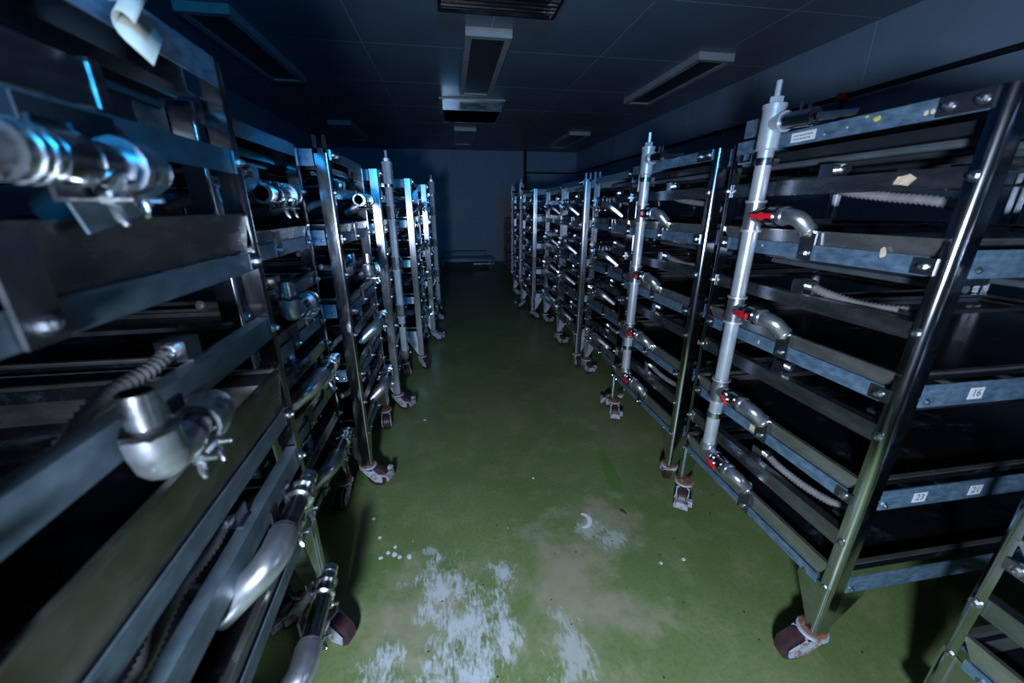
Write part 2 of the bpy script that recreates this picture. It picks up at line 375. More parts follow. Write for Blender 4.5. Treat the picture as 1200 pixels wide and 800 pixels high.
# pipe along the wall
t = thing('wall_pipe', 'thin black pipe running along the right wall and back wall above the racks', 'pipe', (3.70, 6, 2.49))
put('pipe_run', MB().tube([(0, -8.2, 0), (0, 5.70, 0), (-.02, 5.74, 0), (-1.44, 5.74, 0)], .022, 10).mesh('pipe_run', 'blackpipe'), t)
for yy in (-4.4, -2.4, -.6, 1.4, 3.4):
    put('pipe_bracket', MB().box((-.03, -.012, -.03), (.08, .012, .03)).mesh('pipe_bracket', 'darksteel', smooth=False), t, (0, yy, 0))
put('red_clamp', MB().tube([(0, -.05, 0), (0, .05, 0)], .032, 10).mesh('red_clamp', 'red'), t, (0, -2.42, .0), label='small red clamp')
put('drop_leg', MB().tube([(0, 0, 0), (0, 0, -.5)], .016, 8).mesh('drop_leg', 'blackpipe'), t, (0, -2.42, -.02))
tag(put('vertical_pipe', MB().tube([(0, 0, 0), (0, 0, H)], .045, 12).mesh('vertical_pipe', 'blackpipe'), None, (2.24, 11.74, 0)),
    'dark vertical pipe on the back wall from the ceiling down behind the right racks', 'pipe')

# ------------------------------------------------------------------ rack parts (shared meshes)
def bolt_me(): return cached('bolt', lambda: MB().tube([(0, 0, -.002), (0, 0, .003)], .013, 10).tube([(0, 0, .003), (0, 0, .009)], .009, 6).ball((0, 0, .009), .007, 8, 4).mesh('bolt', 'bolt'))
def caster(root, x, y, az, brake=False, sc=1.0):
    me = cached('fork', lambda: MB()
        .prism([(-.030, .113), (.040, .113), (.094, .066), (.090, .036), (.048, .036), (.0, .078)], 1, -.032, -.026)
        .prism([(-.030, .113), (.040, .113), (.094, .066), (.090, .036), (.048, .036), (.0, .078)], 1, .026, .032)
        .box((-.03, -.032, .106), (.04, .032, .113)).tube([(.062, -.036, .058), (.062, .036, .058)], .012, 8)
        .tube([(0, 0, .113), (0, 0, .121), (0, 0, .121), (0, 0, .128)], [.034, .040, .048, .046], 16).mesh('caster', 'zinc'))
    c = put('caster', me, root, (x, y, 0), (0, 0, az))
    put('wheel', cached('wheel', lambda: MB().tube([(.055, -.020, .060), (.055, -.016, .060), (.055, .016, .060), (.055, .020, .060)], [.050, .060, .060, .050], 22)
        .tube([(.055, -.023, .060), (.055, .023, .060)], .026, 14).mesh('wheel', 'rubber')), c)
    put('bearing_ring', cached('ring', lambda: MB().tube([(0, 0, .128), (0, 0, .134), (0, 0, .140)], [.038, .042, .026], 14).mesh('bearing_ring', 'rust')), c)
    if brake:
        put('brake_pedal', cached('brake', lambda: MB().box((.07, -.03, .075), (.13, .03, .082)).box((.12, -.034, .05), (.135, .034, .085)).box((.10, .03, .07), (.125, .05, .10)).mesh('brake_pedal', 'zinc')), c)
    return c
def Lpost_me(s, z0, z1, mv, fw=.034, sw=.056, prong=False, mat='postmat'):
    """rounded angle post; corner at (0,0); mv=+1 for the near end, -1 for the far end"""
    r, t = (.021 if s > 0 else .009), .005; out = []
    for k in range(7):
        a = math.pi+math.pi/2*k/6
        out.append((r+r*math.cos(a), r+r*math.sin(a)))
    poly = [(0, fw)]+out+[(sw, 0), (sw, t), (t+.006, t), (t, t+.006), (t, fw)]
    poly = [(s*u, mv*v) for u, v in poly]
    b_ = MB().prism(poly, 2, z0, z1)
    if prong:
        b_.box((0, 0, z1-.02), (s*.016, mv*.005, z1+.05)).box((s*.040, 0, z1-.02), (s*.056, mv*.005, z1+.05))
    return b_.mesh('post', mat, 30)
TA = dict(rail=[(1.344, 1.391, 1.434), (1.000, 1.046, 1.091), (.660, .700, .753), (.325, .356, .423)],
          lamp=[(1.545, 1.592), (1.184, 1.229), (.880, .931), (.500, .555)], top=(1.700, 1.745), ztop=1.745)
TB = dict(rail=[(1.355, 1.400, 1.488), (.920, .965, 1.078), (.545, .586, .640)],
          lamp=[(1.580, 1.630), (1.165, 1.222), (.750, .812)], top=(1.755, 1.812), ztop=1.806, lampmat='galv_shaded', railmat='galv_shaded', traymat='tray_shaded')
def rail_me(s, L, h, mat='galv'):
    return cached(('rail', s, L, round(h, 3), mat), lambda: MB().prism([(0, 0), (s*.042, 0), (s*.042, .004), (s*.004, .004), (s*.004, h), (0, h)], 1, 0, L).mesh('shelf_rail', mat, smooth=False))
def tray_me(s, L, D, h, mat='traymat'):
    def f_():
        def ring(u0, u1, v0, v1, z): return [(s*u0, v0, z), (s*u1, v0, z), (s*u1, v1, z), (s*u0, v1, z)]
        rings = [ring(.004, D-.006, .058, L-.058, 0), ring(.0, D, .026, L-.026, h), ring(-.004, D+.006, .020, L-.020, h),
                 ring(-.004, D+.006, .020, L-.020, h+.004), ring(.010, D-.008, .034, L-.034, h+.004), ring(.024, D-.026, .058, L-.058, .012)]
        vs = [p for r_ in rings for p in r_]; fs = [(3, 2, 1, 0), (20, 21, 22, 23)]
        for i in range(5):
            for k in range(4): fs.append((4*i+k, 4*i+(k+1) % 4, 4*i+4+(k+1) % 4, 4*i+4+k))
        return MB().add(vs, fs).mesh('tray', mat, smooth=False)
    return cached(('tray', s, L, D, round(h, 3), mat), f_)
def crossbar_me(s, D):
    return cached(('xb', s, D), lambda: MB().prism([(0, 0), (.042, 0), (.042, .004), (.004, .004), (.004, .066), (0, .066)], 0, s*.062, s*(D-.06)).mesh('cross_bar', 'galv', smooth=False))
def box_me(name, mat, lo, hi): return cached((name, mat, lo, hi), lambda: MB().box(lo, hi).mesh(name, mat, smooth=False))
def text_label(txt, w_, h_, parent, loc, rot, size):
    cu = bpy.data.curves.new('txt', 'FONT'); cu.body = txt; cu.size = size; cu.align_x = 'CENTER'; cu.align_y = 'CENTER'
    to = bpy.data.objects.new('txt', cu); COL.objects.link(to); bpy.context.view_layer.update()
    me0 = bpy.data.meshes.new_from_object(to.evaluated_get(bpy.context.evaluated_depsgraph_get()))
    b_ = MB().box((-w_/2, -h_/2, 0), (w_/2, h_/2, .0012))
    b_.add([(v.co.x, v.co.y, .0016) for v in me0.vertices], [tuple(p.vertices) for p in me0.polygons], 1)
    bpy.data.objects.remove(to); bpy.data.curves.remove(cu); bpy.data.meshes.remove(me0)
    return put('number_label', b_.mesh('number_label', ['label', 'ink'], smooth=False), parent, loc, rot)

def supply_pipe(root, s, v, zs, ztop, dirv=-1, red=True, fine=True):
    """vertical feed pipe with a tee, valve and elbow per tray"""
    u0 = -.045; seg = 14 if fine else 8
    def build():
        b_ = MB().tube([(s*u0, v, zs[-1]), (s*u0, v, ztop-.03)], .026, seg)
        return b_.mesh('supply_pipe', 'pipelight')
    p = put('supply_pipe', build(), root)
    b_ = MB()
    b_.tube([(s*u0, v, ztop-.14), (s*u0, v, ztop-.135), (s*u0, v, ztop-.135), (s*u0, v, ztop-.012), (s*u0, v, ztop-.012), (s*u0, v, ztop)], [.033, .036, .034, .034, .037, .037], seg)
    b_.tube([(s*u0, v, ztop), (s*u0, v, ztop+.022)], .022, 6).tube([(s*u0, v, ztop+.02), (s*u0, v, ztop+.07)], .009, 8)
    b_.tube([(s*u0, v, ztop-.06), (s*u0, v+dirv*.05, ztop-.06), (s*u0, v+dirv*.05, ztop-.06), (s*u0, v+dirv*.06, ztop-.06)], [.030, .028, .032, .032], seg)
    put('top_tee', b_.mesh('top_tee', 'pipelight'), p)
    b_ = MB().tube(spline([(s*u0, v+dirv*.055, ztop-.06), (s*(u0+.004), v+dirv*.10, ztop-.061), (s*(u0+.012), v+dirv*.150, ztop-.063)], 4), .025, seg).tube([(s*(u0+.012), v+dirv*.148, ztop-.063), (s*(u0+.013), v+dirv*.156, ztop-.063)], .027, seg).tube([(s*(u0+.02), v+dirv*.155, ztop-.064), (s*(u0+.07), v+dirv*.24, ztop-.07)], .012, 8)
    put('header_branch', b_.mesh('header_branch', 'dullpipe'), p)
    for vv in (.095, .125):
        put('clip', box_me('clip', 'bolt', (-.004, -.003, 0), (.004, .003, .03)), p, (s*(u0+.015), v+dirv*vv, ztop-.04))
    for i, z in enumerate(zs):
        last = i == len(zs)-1
        if last:
            b_ = MB().tube(spline([(s*u0, v, z+.05), (s*u0, v, z+.015), (s*u0, v+dirv*.015, z), (s*u0, v+dirv*.055, z)], 4), .033, seg)
        else:
            b_ = MB().tube([(s*u0, v, z-.055), (s*u0, v, z-.050), (s*u0, v, z-.050), (s*u0, v, z+.045), (s*u0, v, z+.045), (s*u0, v, z+.052)], [.034, .034, .031, .031, .034, .034], seg)
            for zz in (-.053, .047): b_.tube([(s*u0, v, z+zz-.004), (s*u0, v, z+zz+.004)], .0352, seg, 1)
            b_.tube([(s*u0, v, z), (s*u0, v+dirv*.052, z)], .028, seg)
        put('tee', b_.mesh('tee', ['pipe', 'satin']), p)
        vb = MB().tube([(s*u0, v+dirv*a, z) for a in (.05, .062, .062, .085, .085, .118, .118, .128)], [.030, .030, .022, .024, .033, .033, .028, .028], seg)
        vb.tube([(s*u0, v+dirv*.082, z), (s*(u0-.04), v+dirv*.082, z)], .012, 8)
        put('valve', vb.mesh('valve', 'dullpipe'), p)
        if red:
            hb = cached('handle', lambda: MB().tube([(0, 0, 0), (0, 0, .014)], .017, 10).prism([(-.016, -.006), (-.05, -.013), (-.05, .008), (-.016, .010)], 2, .003, .013)
                        .prism([(.016, -.006), (.05, -.010), (.05, .012), (.016, .010)], 2, .003, .013).mesh('valve_handle', 'red'))
            put('valve_handle', hb, p, (s*(u0-.035), v+dirv*.082, z), (math.radians(90+random.uniform(-12, 12)), 0, math.radians(-90*s+random.uniform(-25, 25))), (.68, .8, 1), label='red butterfly handle')
        el = MB().tube([(s*u0, v+dirv*.128, z), (s*u0, v+dirv*.136, z), (s*u0, v+dirv*.136, z), (s*u0, v+dirv*.144, z)], [.029, .029, .031, .031], seg)
        pth = spline([(s*u0, v+dirv*.140, z), (s*u0, v+dirv*.160, z), (s*(u0+.012), v+dirv*.188, z-.010), (s*(u0+.036), v+dirv*.200, z-.038)], 5)
        el.tube(pth, .0255, seg)
        e = put('elbow', el.mesh('elbow', 'pipe'), p)
        a, q = pth[-2], pth[-1]
        sp_ = MB().tube([q-(q-a)*.1, q+(q-a).normalized()*.007], .030, seg).tube([q, q+(q-a).normalized()*.04], [.021, .014], seg)
        put('spout', sp_.mesh('spout', 'fit'), p)
    for z in (1.655, .66):
        put('pipe_clamp', cached(('pc', s), lambda: MB().tube([(0, 0, -.012), (0, 0, .012)], .030, 12).box((0, -.010, -.011), (s*.05, .010, .011)).mesh('pipe_clamp', 'stainless')), p, (s*u0, v, z))
def wing_nut(parent, x, y, z, s):
    me = cached(('wing', s), lambda: MB().tube([(s*.035, 0, 0), (-s*.035, 0, 0)], .004, 8).tube([(-s*.004, 0, 0), (-s*.018, 0, 0)], .010, 8)
                .tube([(-s*.010, 0, .004), (-s*.020, 0, .024), (-s*.026, 0, .032)], [.006, .007, .003], 6).tube([(-s*.010, 0, -.004), (-s*.020, 0, -.024), (-s*.026, 0, -.032)], [.006, .007, .003], 6).mesh('wing_nut', 'fit'))
    put('wing_nut', me, parent, (x, y, z), (random.uniform(-1, 1), 0, 0))
def drain_pipe(root, s, z, va, vb, kind, fine=True, u=-.050):
    g = 1 if fine else .68
    """horizontal outlet pipe. kind 'up': near elbow turns up, far elbow enters; 'out': near elbow enters, far end open; 'end': near end open, far elbow enters"""
    seg = 14 if fine else 8; r = .025*g; x = s*u
    b_ = MB().tube([(x, va+.03, z), (x, vb-.03, z)], r, seg)
    p = put('drain_pipe', b_.mesh('drain_pipe', 'dullpipe'), root)
    if kind in ('up', 'end'):
        pth = spline([(x, vb-.045, z), (x, vb-.005, z), (x+s*.022, vb+.018, z-.006), (x+s*.075, vb+.022, z-.03), (x+s*.14, vb+.022, z-.06)], 5)
        e = MB().tube(pth, .032, seg).tube([(x, vb-.052, z), (x, vb-.040, z)], .035, seg)
        put('elbow', e.mesh('elbow', 'pipe'), p)
    if kind == 'up':
        e = MB().tube(spline([(x, va+.05, z), (x, va+.012, z), (x, va-.002, z+.014), (x, va-.004, z+.045)], 5), .032, seg).ball((x, va+.002, z+.002), .033, seg, 8)
        put('elbow', e.mesh('elbow', 'pipe'), p)
        put('union', MB().tube([(x, va-.004, z+.040), (x, va-.004, z+.044), (x, va-.004, z+.052), (x, va-.004, z+.056)], [.030, .034, .034, .026], 6).mesh('union', 'dullpipe'), p)
        put('nipple', MB().open_end((x, va-.004, z+.052), (0, 0, 1), .022, .052, seg).mesh('nipple', ['fit', 'grille_bore_shade']), p)
    if kind == 'end':
        put('union', MB().tube([(x, va+.05, z), (x, va+.04, z), (x, va+.01, z), (x, va, z)], [.027, .031, .031, .030], seg).mesh('union', 'dullpipe'), p)
        put('nipple', MB().open_end((x, va+.005, z), (0, -1, 0), .029, .05, seg).mesh('nipple', ['fit', 'grille_bore_shade']), p)
    if kind == 'out':
        pth = spline([(x, va+.05, z), (x, va+.005, z-.002), (x+s*.016, va-.030, z-.014), (x+s*.060, va-.055, z-.05), (x+s*.10, va-.075, z-.085)], 5)
        e = MB().tube(pth, [g*.034]*(len(pth)-9)+[g*(.034-.001*k) for k in range(9)], seg).tube([(x, va+.045, z), (x, va+.060, z)], .032*g, seg)
        put('elbow', e.mesh('elbow', 'pipe'), p)
        put('union', MB().tube([(x, vb-.085, z), (x, vb-.080, z), (x, vb-.072, z), (x, vb-.072, z), (x, vb-.040, z), (x, vb-.040, z), (x, vb-.030, z)], [g*q for q in (.028, .034, .034, .026, .026, .033, .033)], 8).mesh('union', 'fit'), p)
        put('nipple', MB().open_end((x, vb-.035, z), (0, 1, 0), .022*g, .055, seg).mesh('nipple', ['fit', 'grille_bore_shade']), p)
    for t in (.38, .72):
        y = va+(vb-va)*t
        put('saddle_plate', box_me('saddle_plate', 'darksteel', (-.003, -.018, -.045), (.003, .018, .045)), p, (x+s*.030, y, z))
        wing_nut(p, x-s*.002, y, z-.042, s)
    return p

def rack(label, s, x, y, L, D, rz=0, T=TA, detail=2, hook=.46, hf=.50, pm='postmat', pipe=None, drains=(), hoses=True, casters=None, prongs=(False, False), group=None):
    root = thing('grow_rack', label, 'rack', (x, y, 0), rz, group)
    zt = T['ztop']; zb = .135; hb = T['rail'][-1][0]
    for (v, mv, pr) in ((0, 1, prongs[0]), (L, -1, prongs[1])):
        p = put('post', cached(('post', s, mv, zt, pr, pm), lambda: Lpost_me(s, zb, zt, mv, prong=pr, mat=pm)), root, (0, v, 0))
        # gussets carrying the caster
        b_ = MB().prism([(mv*.004, hb+.02), (mv*.115, hb-.005), (mv*.115, hb-.03), (mv*.030, zb), (mv*.004, zb)], 0, s*.006, s*.010)
        b_.prism([(s*.004, hb+.02), (s*.150, hb-.005), (s*.150, hb-.03), (s*.050, zb), (s*.004, zb)], 1, mv*.006, mv*.010)
        put('gusset', b_.mesh('gusset', 'stainless' if detail > 1 else 'satin', smooth=False), p)
        bl = bolt_me(); fx = (0, math.radians(-90*s), 0)
        for z0, z1 in T['lamp']: put('bolt', bl, p, (-s*.001, mv*.020, (z0+z1)/2), fx)
        put('bolt', bl, p, (s*.005, mv*.090, hb+.01), fx); put('bolt', bl, p, (s*.005, mv*.022, hb+.012), fx)
        if mv == 1 and detail > 1:
            for z0, z1, z2 in T['rail']: put('bolt', bl, p, (s*.075, .004, z0+.02), (math.radians(90), 0, 0))
    for (v, mv) in ((0, 1), (L, -1)):
        rp = put('post', cached(('post', -s, mv, zt, False, 'postmat'), lambda: Lpost_me(-s, zb, zt, mv)), root, (s*D, v, 0))
    cs = casters or {}
    for k, (u, v) in enumerate(((.03, .03), (.03, L-.03), (D-.03, .03), (D-.03, L-.03))):
        az, br = cs.get(k, (random.uniform(0, 6.28), random.random() < .4))
        caster(root, s*u, v, az, br)
    h0, h1 = T['top']
    tb = put('top_beam', cached(('tb', s, L, h0, h1), lambda: MB().prism([(0, h0), (s*.004, h0), (s*.004, h1-.004), (s*.05, h1-.004), (s*.05, h1), (0, h1)], 1, .034, L-.034).mesh('top_beam', 'galv', smooth=False)), root)
    put('splice_plate', box_me('splice_plate', 'darksteel', (-.003, .0, h0+.002), (.003, .10, h1-.002)), tb, (-s*.003, .030, 0))
    for v in (.05, .11): put('bolt', bolt_me(), tb, (-s*.006, v, (h0+h1)/2), (0, math.radians(-90*s), 0))
    put('top_panel', box_me('top_panel', 'darksteel', (min(s*.008, s*(D-.008)), .04, h1-.016), (max(s*.008, s*(D-.008)), L-.04, h1-.006)), root)
    rb = cached(('rtb', s, L, h0, h1), lambda: MB().box((0, .034, h0), (s*.004, L-.034, h1)).mesh('top_beam', 'galv', smooth=False))
    put('top_beam', rb, root, (s*(D-.004), 0, 0))
    for v in (0, L-.042): put('cross_bar', crossbar_me(s, D), root, (0, v, h1-.07))
    for k, (z0, z1, z2) in enumerate(T['rail']):
        r_ = put('shelf_rail', rail_me(s, L-.10, z1-z0, T.get('railmat', 'galv')), root, (0, .05, z0))
        for v in (-.022, L-.10-.028) if k < len(T['rail'])-1 else ():
            put('end_bracket', box_me('end_bracket', 'darksteel', (-.002, 0, .004), (.002, .050, z1-z0-.003)), r_, (-s*.003, v, 0))
            put('bolt', bolt_me(), r_, (-s*.005, v+.025, (z1-z0)/2), (0, math.radians(-90*s), 0))
        put('shelf_rail', rail_me(-s, L-.10, z1-z0), root, (s*D, .05, z0))
        t = put('tray', tray_me(s, L, D-.02, z2-z1-.004, T.get('traymat', 'traymat')), root, (s*.004, 0, z1))
        hl = z2-z1-.010
        put('liner', cached(('liner', s, L, D, round(hl, 3)), lambda: MB().box((s*.022, .056, .0125), (s*(D-.042), L-.056, .016))
            .box((s*.012, .038, .014), (s*.020, L-.038, hl)).box((s*(D-.04), .038, .014), (s*(D-.032), L-.038, hl))
            .box((s*.012, .036, .014), (s*(D-.032), .044, hl)).box((s*.012, L-.044, .014), (s*(D-.032), L-.036, hl)).mesh('liner', 'liner', smooth=False)), t)
        hooked = not (T is TB and k)
        if hooked: put('hook_plate', box_me('hook_plate', 'darksteel', (-.003, -.026, z0-z1-.0), (.003, .026, z2-z1-.006)), t, (-s*.009, L*hook, 0))
        if hooked: put('bolt', bolt_me(), t, (-s*.013, L*hook, z0-z1+.022), (0, math.radians(-90*s), 0))
        for v in (.0, L-.042):
            x_ = put('cross_bar', crossbar_me(s, D), root, (0, v, z0))
            if v == 0 and detail < 2: put('end_plate', box_me('end_plate', 'satin', (min(s*.062, s*.12), -.003, .004), (max(s*.062, s*.12), .0, .064)), x_)
    for k, (z0, z1) in enumerate(T['lamp']):
        lr = put('lamp_rail', cached(('lr', s, L, round(z1-z0, 3), T.get('lampmat')), lambda: MB().prism([(0, 0), (s*.004, 0), (s*.004, z1-z0-.004), (s*.032, z1-z0-.004), (s*.032, z1-z0), (0, z1-z0)], 1, .012, L-.012).mesh('lamp_rail', T.get('lampmat', 'darkrail'), smooth=False)), root, (s*.007, 0, z0))
        zab = ([T['top'][0]]+[q[0] for q in T['rail']])[k]
        for u in ((.10, .30, .50, .72, .96, 1.2) if k == 0 and detail > 1 else (.22, .48, .74, 1.0, 1.26) if detail > 1 else (.16, .42, .68, .94, 1.2) if detail else (.2, .6)):
            if u > D-.1: continue
            lh = put('lamp_housing', box_me('lamp_housing', 'lampgrey', (-.03, .07, 0), (.03, L-.07, .028)), root, (s*u, 0, zab-.034))
            put('lamp_tube', cached(('lt', L), lambda: MB().tube([(0, .09, -.014), (0, L-.09, -.014)], .011, 8).mesh('lamp_tube', 'tube')), lh)
        put('lamp_beam', cached(('lb', s, D), lambda: MB().box((s*.06, -.012, 0), (s*(D-.02), .012, .010)).mesh('lamp_beam', 'darksteel', smooth=False)), root, (0, .10, z1))
        put('lamp_beam', CACHE[('lb', s, D)], root, (0, L-.10, z1))
        if hoses:
            cb = put('conduit_box', cached(('cb', s), lambda: MB().box((s*.012, -.024, .0), (s*.062, .024, .038)).box((s*.006, -.02, -.004), (s*.05, .02, 0)).mesh('conduit_box', 'stainless', smooth=False)), root, (s*.02, L*hf, z1+.004))
            put('connector', cached(('cn', s), lambda: MB().tube([(s*.037, -.022, .02), (s*.037, -.034, .02), (s*.037, -.034, .02), (s*.037, -.05, .018)], [.016, .016, .012, .012], 10).mesh('connector', 'fit')), cb)
            a = L*hf; c_ = a-.33; w_ = .12 if k % 2 else .0
            dz = .055 if T is TB else 0
            if k % 2 or T is TB: pts = [(s*.057, a-.04, z1+.022), (s*.060, a-.08, z1+.012), (s*.080, a-.17, z1-.004), (s*.095, a-.26, z1+.0-dz), (s*.11, c_, z1+.016-dz*1.5)]
            else: pts = [(s*.057, a-.04, z0+.012), (s*.060, a-.09, z0+.0), (s*.085, a-.18, z0-.014), (s*.11, a-.27, z0-.026), (s*.13, c_, z0-.048)]
            put('conduit', corrugated(pts, .0140, .011 if detail > 1 else .02, 8 if detail > 1 else 6).mesh('conduit', 'hose', 80), root)
    if pipe: supply_pipe(root, s, fine=detail > 1, **pipe)
    for d_ in drains: drain_pipe(root, s, *d_, fine=detail > 1)
    return root

PZ = [1.478, 1.130, .778, .470]
PI = math.pi
D = 1.55
# right bank, from the camera to the far end
R0 = rack('wheeled grow rack cut off at the lower right corner, set back from its row', 1, 1.31, -.29, .83, D, 0, TA, 2, casters={1: (-.6, False)})
R1 = rack('stainless grow rack, right front, with red valve handles and number stickers', 1, 1.145, .72, .83, D, 0, TA, 2,
          pipe=dict(v=.59, zs=PZ, ztop=1.83), casters={0: (PI*.98, False), 1: (-2.2, True)})
R2 = rack('second stainless grow rack on the right, with red valve handles on its feed pipe', 1, 1.145, 1.635, .83, D, 0, TA, 2,
          pipe=dict(v=.535, zs=PZ, ztop=1.82), casters={0: (1.2, False), 1: (-1.9, True)})
def drs(L, T=TA, n=4, kind='out'):
    return [(T['lamp'][i][0]-.012, L*.46, L*.76, kind) for i in range(min(n, len(T['lamp'])))]
R3 = rack('third grow rack on the right, with curved drain outlets, behind the second valve pipe', 1, 1.225, 2.52, .80, D, 0, TA, 1, pm='postsatin', drains=drs(.8), casters={1: (-1.5, True)}, prongs=(False, True))
R4 = rack('fourth grow rack on the right, its bright pronged posts facing the camera', 1, 1.18, 3.42, .74, D, 0, TA, 1, pm='postsatin', drains=drs(.74), casters={0: (-1.6, False), 1: (-1.2, True)}, prongs=(True, False))
R5 = rack('fifth grow rack on the right, half hidden between two brighter ladder frames', 1, 1.235, 4.24, .80, D, 0, TA, 1, pm='postsatin', drains=drs(.8))
R6 = rack('sixth grow rack on the right, standing out into the aisle with a valve pipe', 1, 1.085, 5.12, .80, D, 0, TA, 1, pm='postsatin', pipe=dict(v=.62, zs=PZ, ztop=1.83))
R7 = rack('farthest tall grow rack of the right row, last one with a thin feed pipe', 1, 1.10, 6.02, .80, D, 0, TA, 1, pm='postsatin', pipe=dict(v=.60, zs=PZ, ztop=1.82))
# left bank
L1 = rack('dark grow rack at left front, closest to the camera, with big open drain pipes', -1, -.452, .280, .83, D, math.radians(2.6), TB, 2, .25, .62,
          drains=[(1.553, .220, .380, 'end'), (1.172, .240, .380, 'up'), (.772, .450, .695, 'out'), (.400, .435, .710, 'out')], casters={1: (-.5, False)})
L2 = rack('second grow rack on the left, set back in shadow behind the front one', -1, -.595, 1.16, .68, D, 0, TA, 2,
          drains=[(1.545, .20, .40, 'end'), (1.17, .20, .40, 'up'), (.86, .32, .56, 'out'), (.47, .32, .56, 'out')], casters={1: (-1.7, False)})
L3 = rack('third grow rack on the left, with a forked post top and wide near post', -1, -.495, 1.90, .70, D, 0, TA, 2,
          drains=[(1.545, .30, .52, 'end'), (1.17, .30, .50, 'up'), (.86, .36, .60, 'out'), (.47, .36, .60, 'out')], casters={0: (-.3, True), 1: (-1.4, False)}, prongs=(True, False))
L4 = rack('fourth grow rack on the left, bright near post with a pale feed pipe beside it', -1, -.435, 2.785, .72, D, math.radians(1.5), TA, 1, pm='postsatin', pipe=dict(v=.13, zs=[1.478, 1.130, .778, .40], ztop=1.80, dirv=1, red=False), casters={0: (-.5, True)})
L5 = rack('fifth grow rack on the left, leaning bright post with a white gusset plate', -1, -.300, 3.60, .74, D, 0, TA, 1, pm='postsatin', drains=drs(.74), casters={0: (-.9, False)})
L6 = rack('sixth grow rack on the left, narrow bright post before the back wall', -1, -.215, 4.42, .74, D, 0, TA, 1, pm='postsatin', pipe=dict(v=.28, zs=[1.478, 1.130, .778, .40], ztop=1.79, dirv=1, red=False), casters={0: (-.2, True)})
L7 = rack('farthest grow rack of the left row, only its edge showing past the others', -1, -.20, 5.24, .74, D, 0, TA, 0, hoses=False)

put('end_plate', MB().box((.0, .675, 1.755), (.006, .770, 1.815)).mesh('end_plate', 'galv', smooth=False), R1)
# number stickers and marks
xb = [o for o in R1.children if o.name.startswith('cross_bar') and o.location.y < .1]
def bar(z): return min(xb, key=lambda o: abs(o.location.z-z))
for z, u, tx in ((1.344, .315, '14'), (1.0, .235, '16'), (1.0, .44, '15'), (.66, .195, '23'), (.66, .40, '21')):
    text_label(tx, .046, .034, bar(z), (u, -.0014, .032), (PI/2, 0, 0), .030)
tb = [o for o in R1.children if o.name.startswith('top_beam')][0]
lb = MB().box((-.045, -.014, 0), (.045, .014, .0012))
for q in range(2):
    xx = -.034
    while xx < .030:
        w_ = random.uniform(.004, .009); lb.box((xx, .003-q*.010, .0012), (xx+w_, .006-q*.010, .0016), 1); xx += w_+.003
put('paper_label', lb.mesh('paper_label', ['label', 'ink'], smooth=False), tb, (-.0015, .495, 1.722), (PI/2, 0, -PI/2), label='white label with two printed lines')
def blot(parent, x, v, z, w_, h_, mat, name='tape_remnant'):
    n = 9; pl = [(w_/2*math.cos(2*PI*k/n)*random.uniform(.6, 1.1), h_/2*math.sin(2*PI*k/n)*random.uniform(.6, 1.1)) for k in range(n)]
    put(name, MB().prism(pl, 0, -.0008, .0008).mesh(name, mat, smooth=False), parent, (x, v, z))
for v, z, w_, h_, mt in ((.27, 1.728, .020, .018, 'yellowtape'), (.30, 1.738, .012, .007, 'yellowtape'), (.155, 1.718, .012, .012, 'tape'), (.142, 1.718, .010, .013, 'tape'),
                         (.42, 1.715, .006, .004, 'tape'), (.35, 1.722, .006, .005, 'tape')):
    blot(tb, -.001, v, z, w_, h_, mt)
lr = [o for o in R1.children if o.name.startswith('lamp_rail')]
blot(lr[0], -.001, .165, .024, .060, .032, 'tape')
sr = [o for o in R1.children if o.name.startswith('shelf_rail')]
blot(sr[0], -.001, .105, .044, .020, .034, 'tape'); blot(sr[0], -.001, .52, .03, .010, .010, 'tape'); blot(sr[0], -.001, .36, .02, .007, .006, 'tape')
blot(sr[2], -.001, .44, .022, .010, .016, 'tape')
put('tape_strip', MB().box((-.001, -.030, -.012), (.001, .030, .012)).mesh('tape_strip', 'tape', smooth=False), sr[4], (-.001, .36, .022))
# yellowed leaf scraps stuck on the second left rack, sticker on its top beam
l2r = [o for o in L2.children if o.name.startswith('shelf_rail')]
for dv, dz in ((.44, .03), (.47, .05), (.50, .025)): blot(l2r[4], .002, dv, dz, .05, .05, 'leaf', 'leaf_scrap')
tb2 = [o for o in L2.children if o.name.startswith('top_beam')][0]
text_label('21', .040, .032, tb2, (.0016, .06, 1.720), (PI/2, 0, PI/2), .026)

# paper tag hanging from the front-left rack
A, B, C_, E_ = (Vector(p) for p in ((-.452, .748, 1.733), (-.425, .752, 1.703), (-.425, .792, 1.749), (-.452, .800, 1.790)))
rows = [(B, C_), (A, E_)]
for k in range(1, 9):                                           # the top end rolls up and over
    a = PI*1.15*k/8; ax = (E_-A).normalized(); up = (A-B).normalized(); out_ = ax.cross(up).normalized()
    off = up*(.020*math.sin(a))+out_*(.020*(1-math.cos(a)))
    rows.append((A+off, E_+off))
vs = [p for r_ in rows for p in r_]; fs = [(2*i, 2*i+1, 2*i+3, 2*i+2) for i in range(len(rows)-1)]
pm = MB().add(vs, fs).mesh('paper_tag', 'paper', 60)
tagp = put('paper_tag', pm); sm = tagp.modifiers.new('thick', 'SOLIDIFY'); sm.thickness = .0006
tag(tagp, 'curled white paper tag hanging from the top of the left front rack', 'paper')
put('tag_clip', MB().box((-.470, .765, 1.785), (-.452, .789, 1.800)).mesh('tag_clip', 'fit', smooth=False), tagp)

put('mount_plate', MB().box((.002, .275, 1.560), (.005, .420, 1.622)).mesh('mount_plate', 'darksteel', smooth=False), L1)
put('pipe_bracket', MB().prism([(.270, 1.545), (.400, 1.545), (.400, 1.490), (.300, 1.470)], 0, .012, .016).mesh('pipe_bracket', 'galv_shaded', smooth=False), L1)
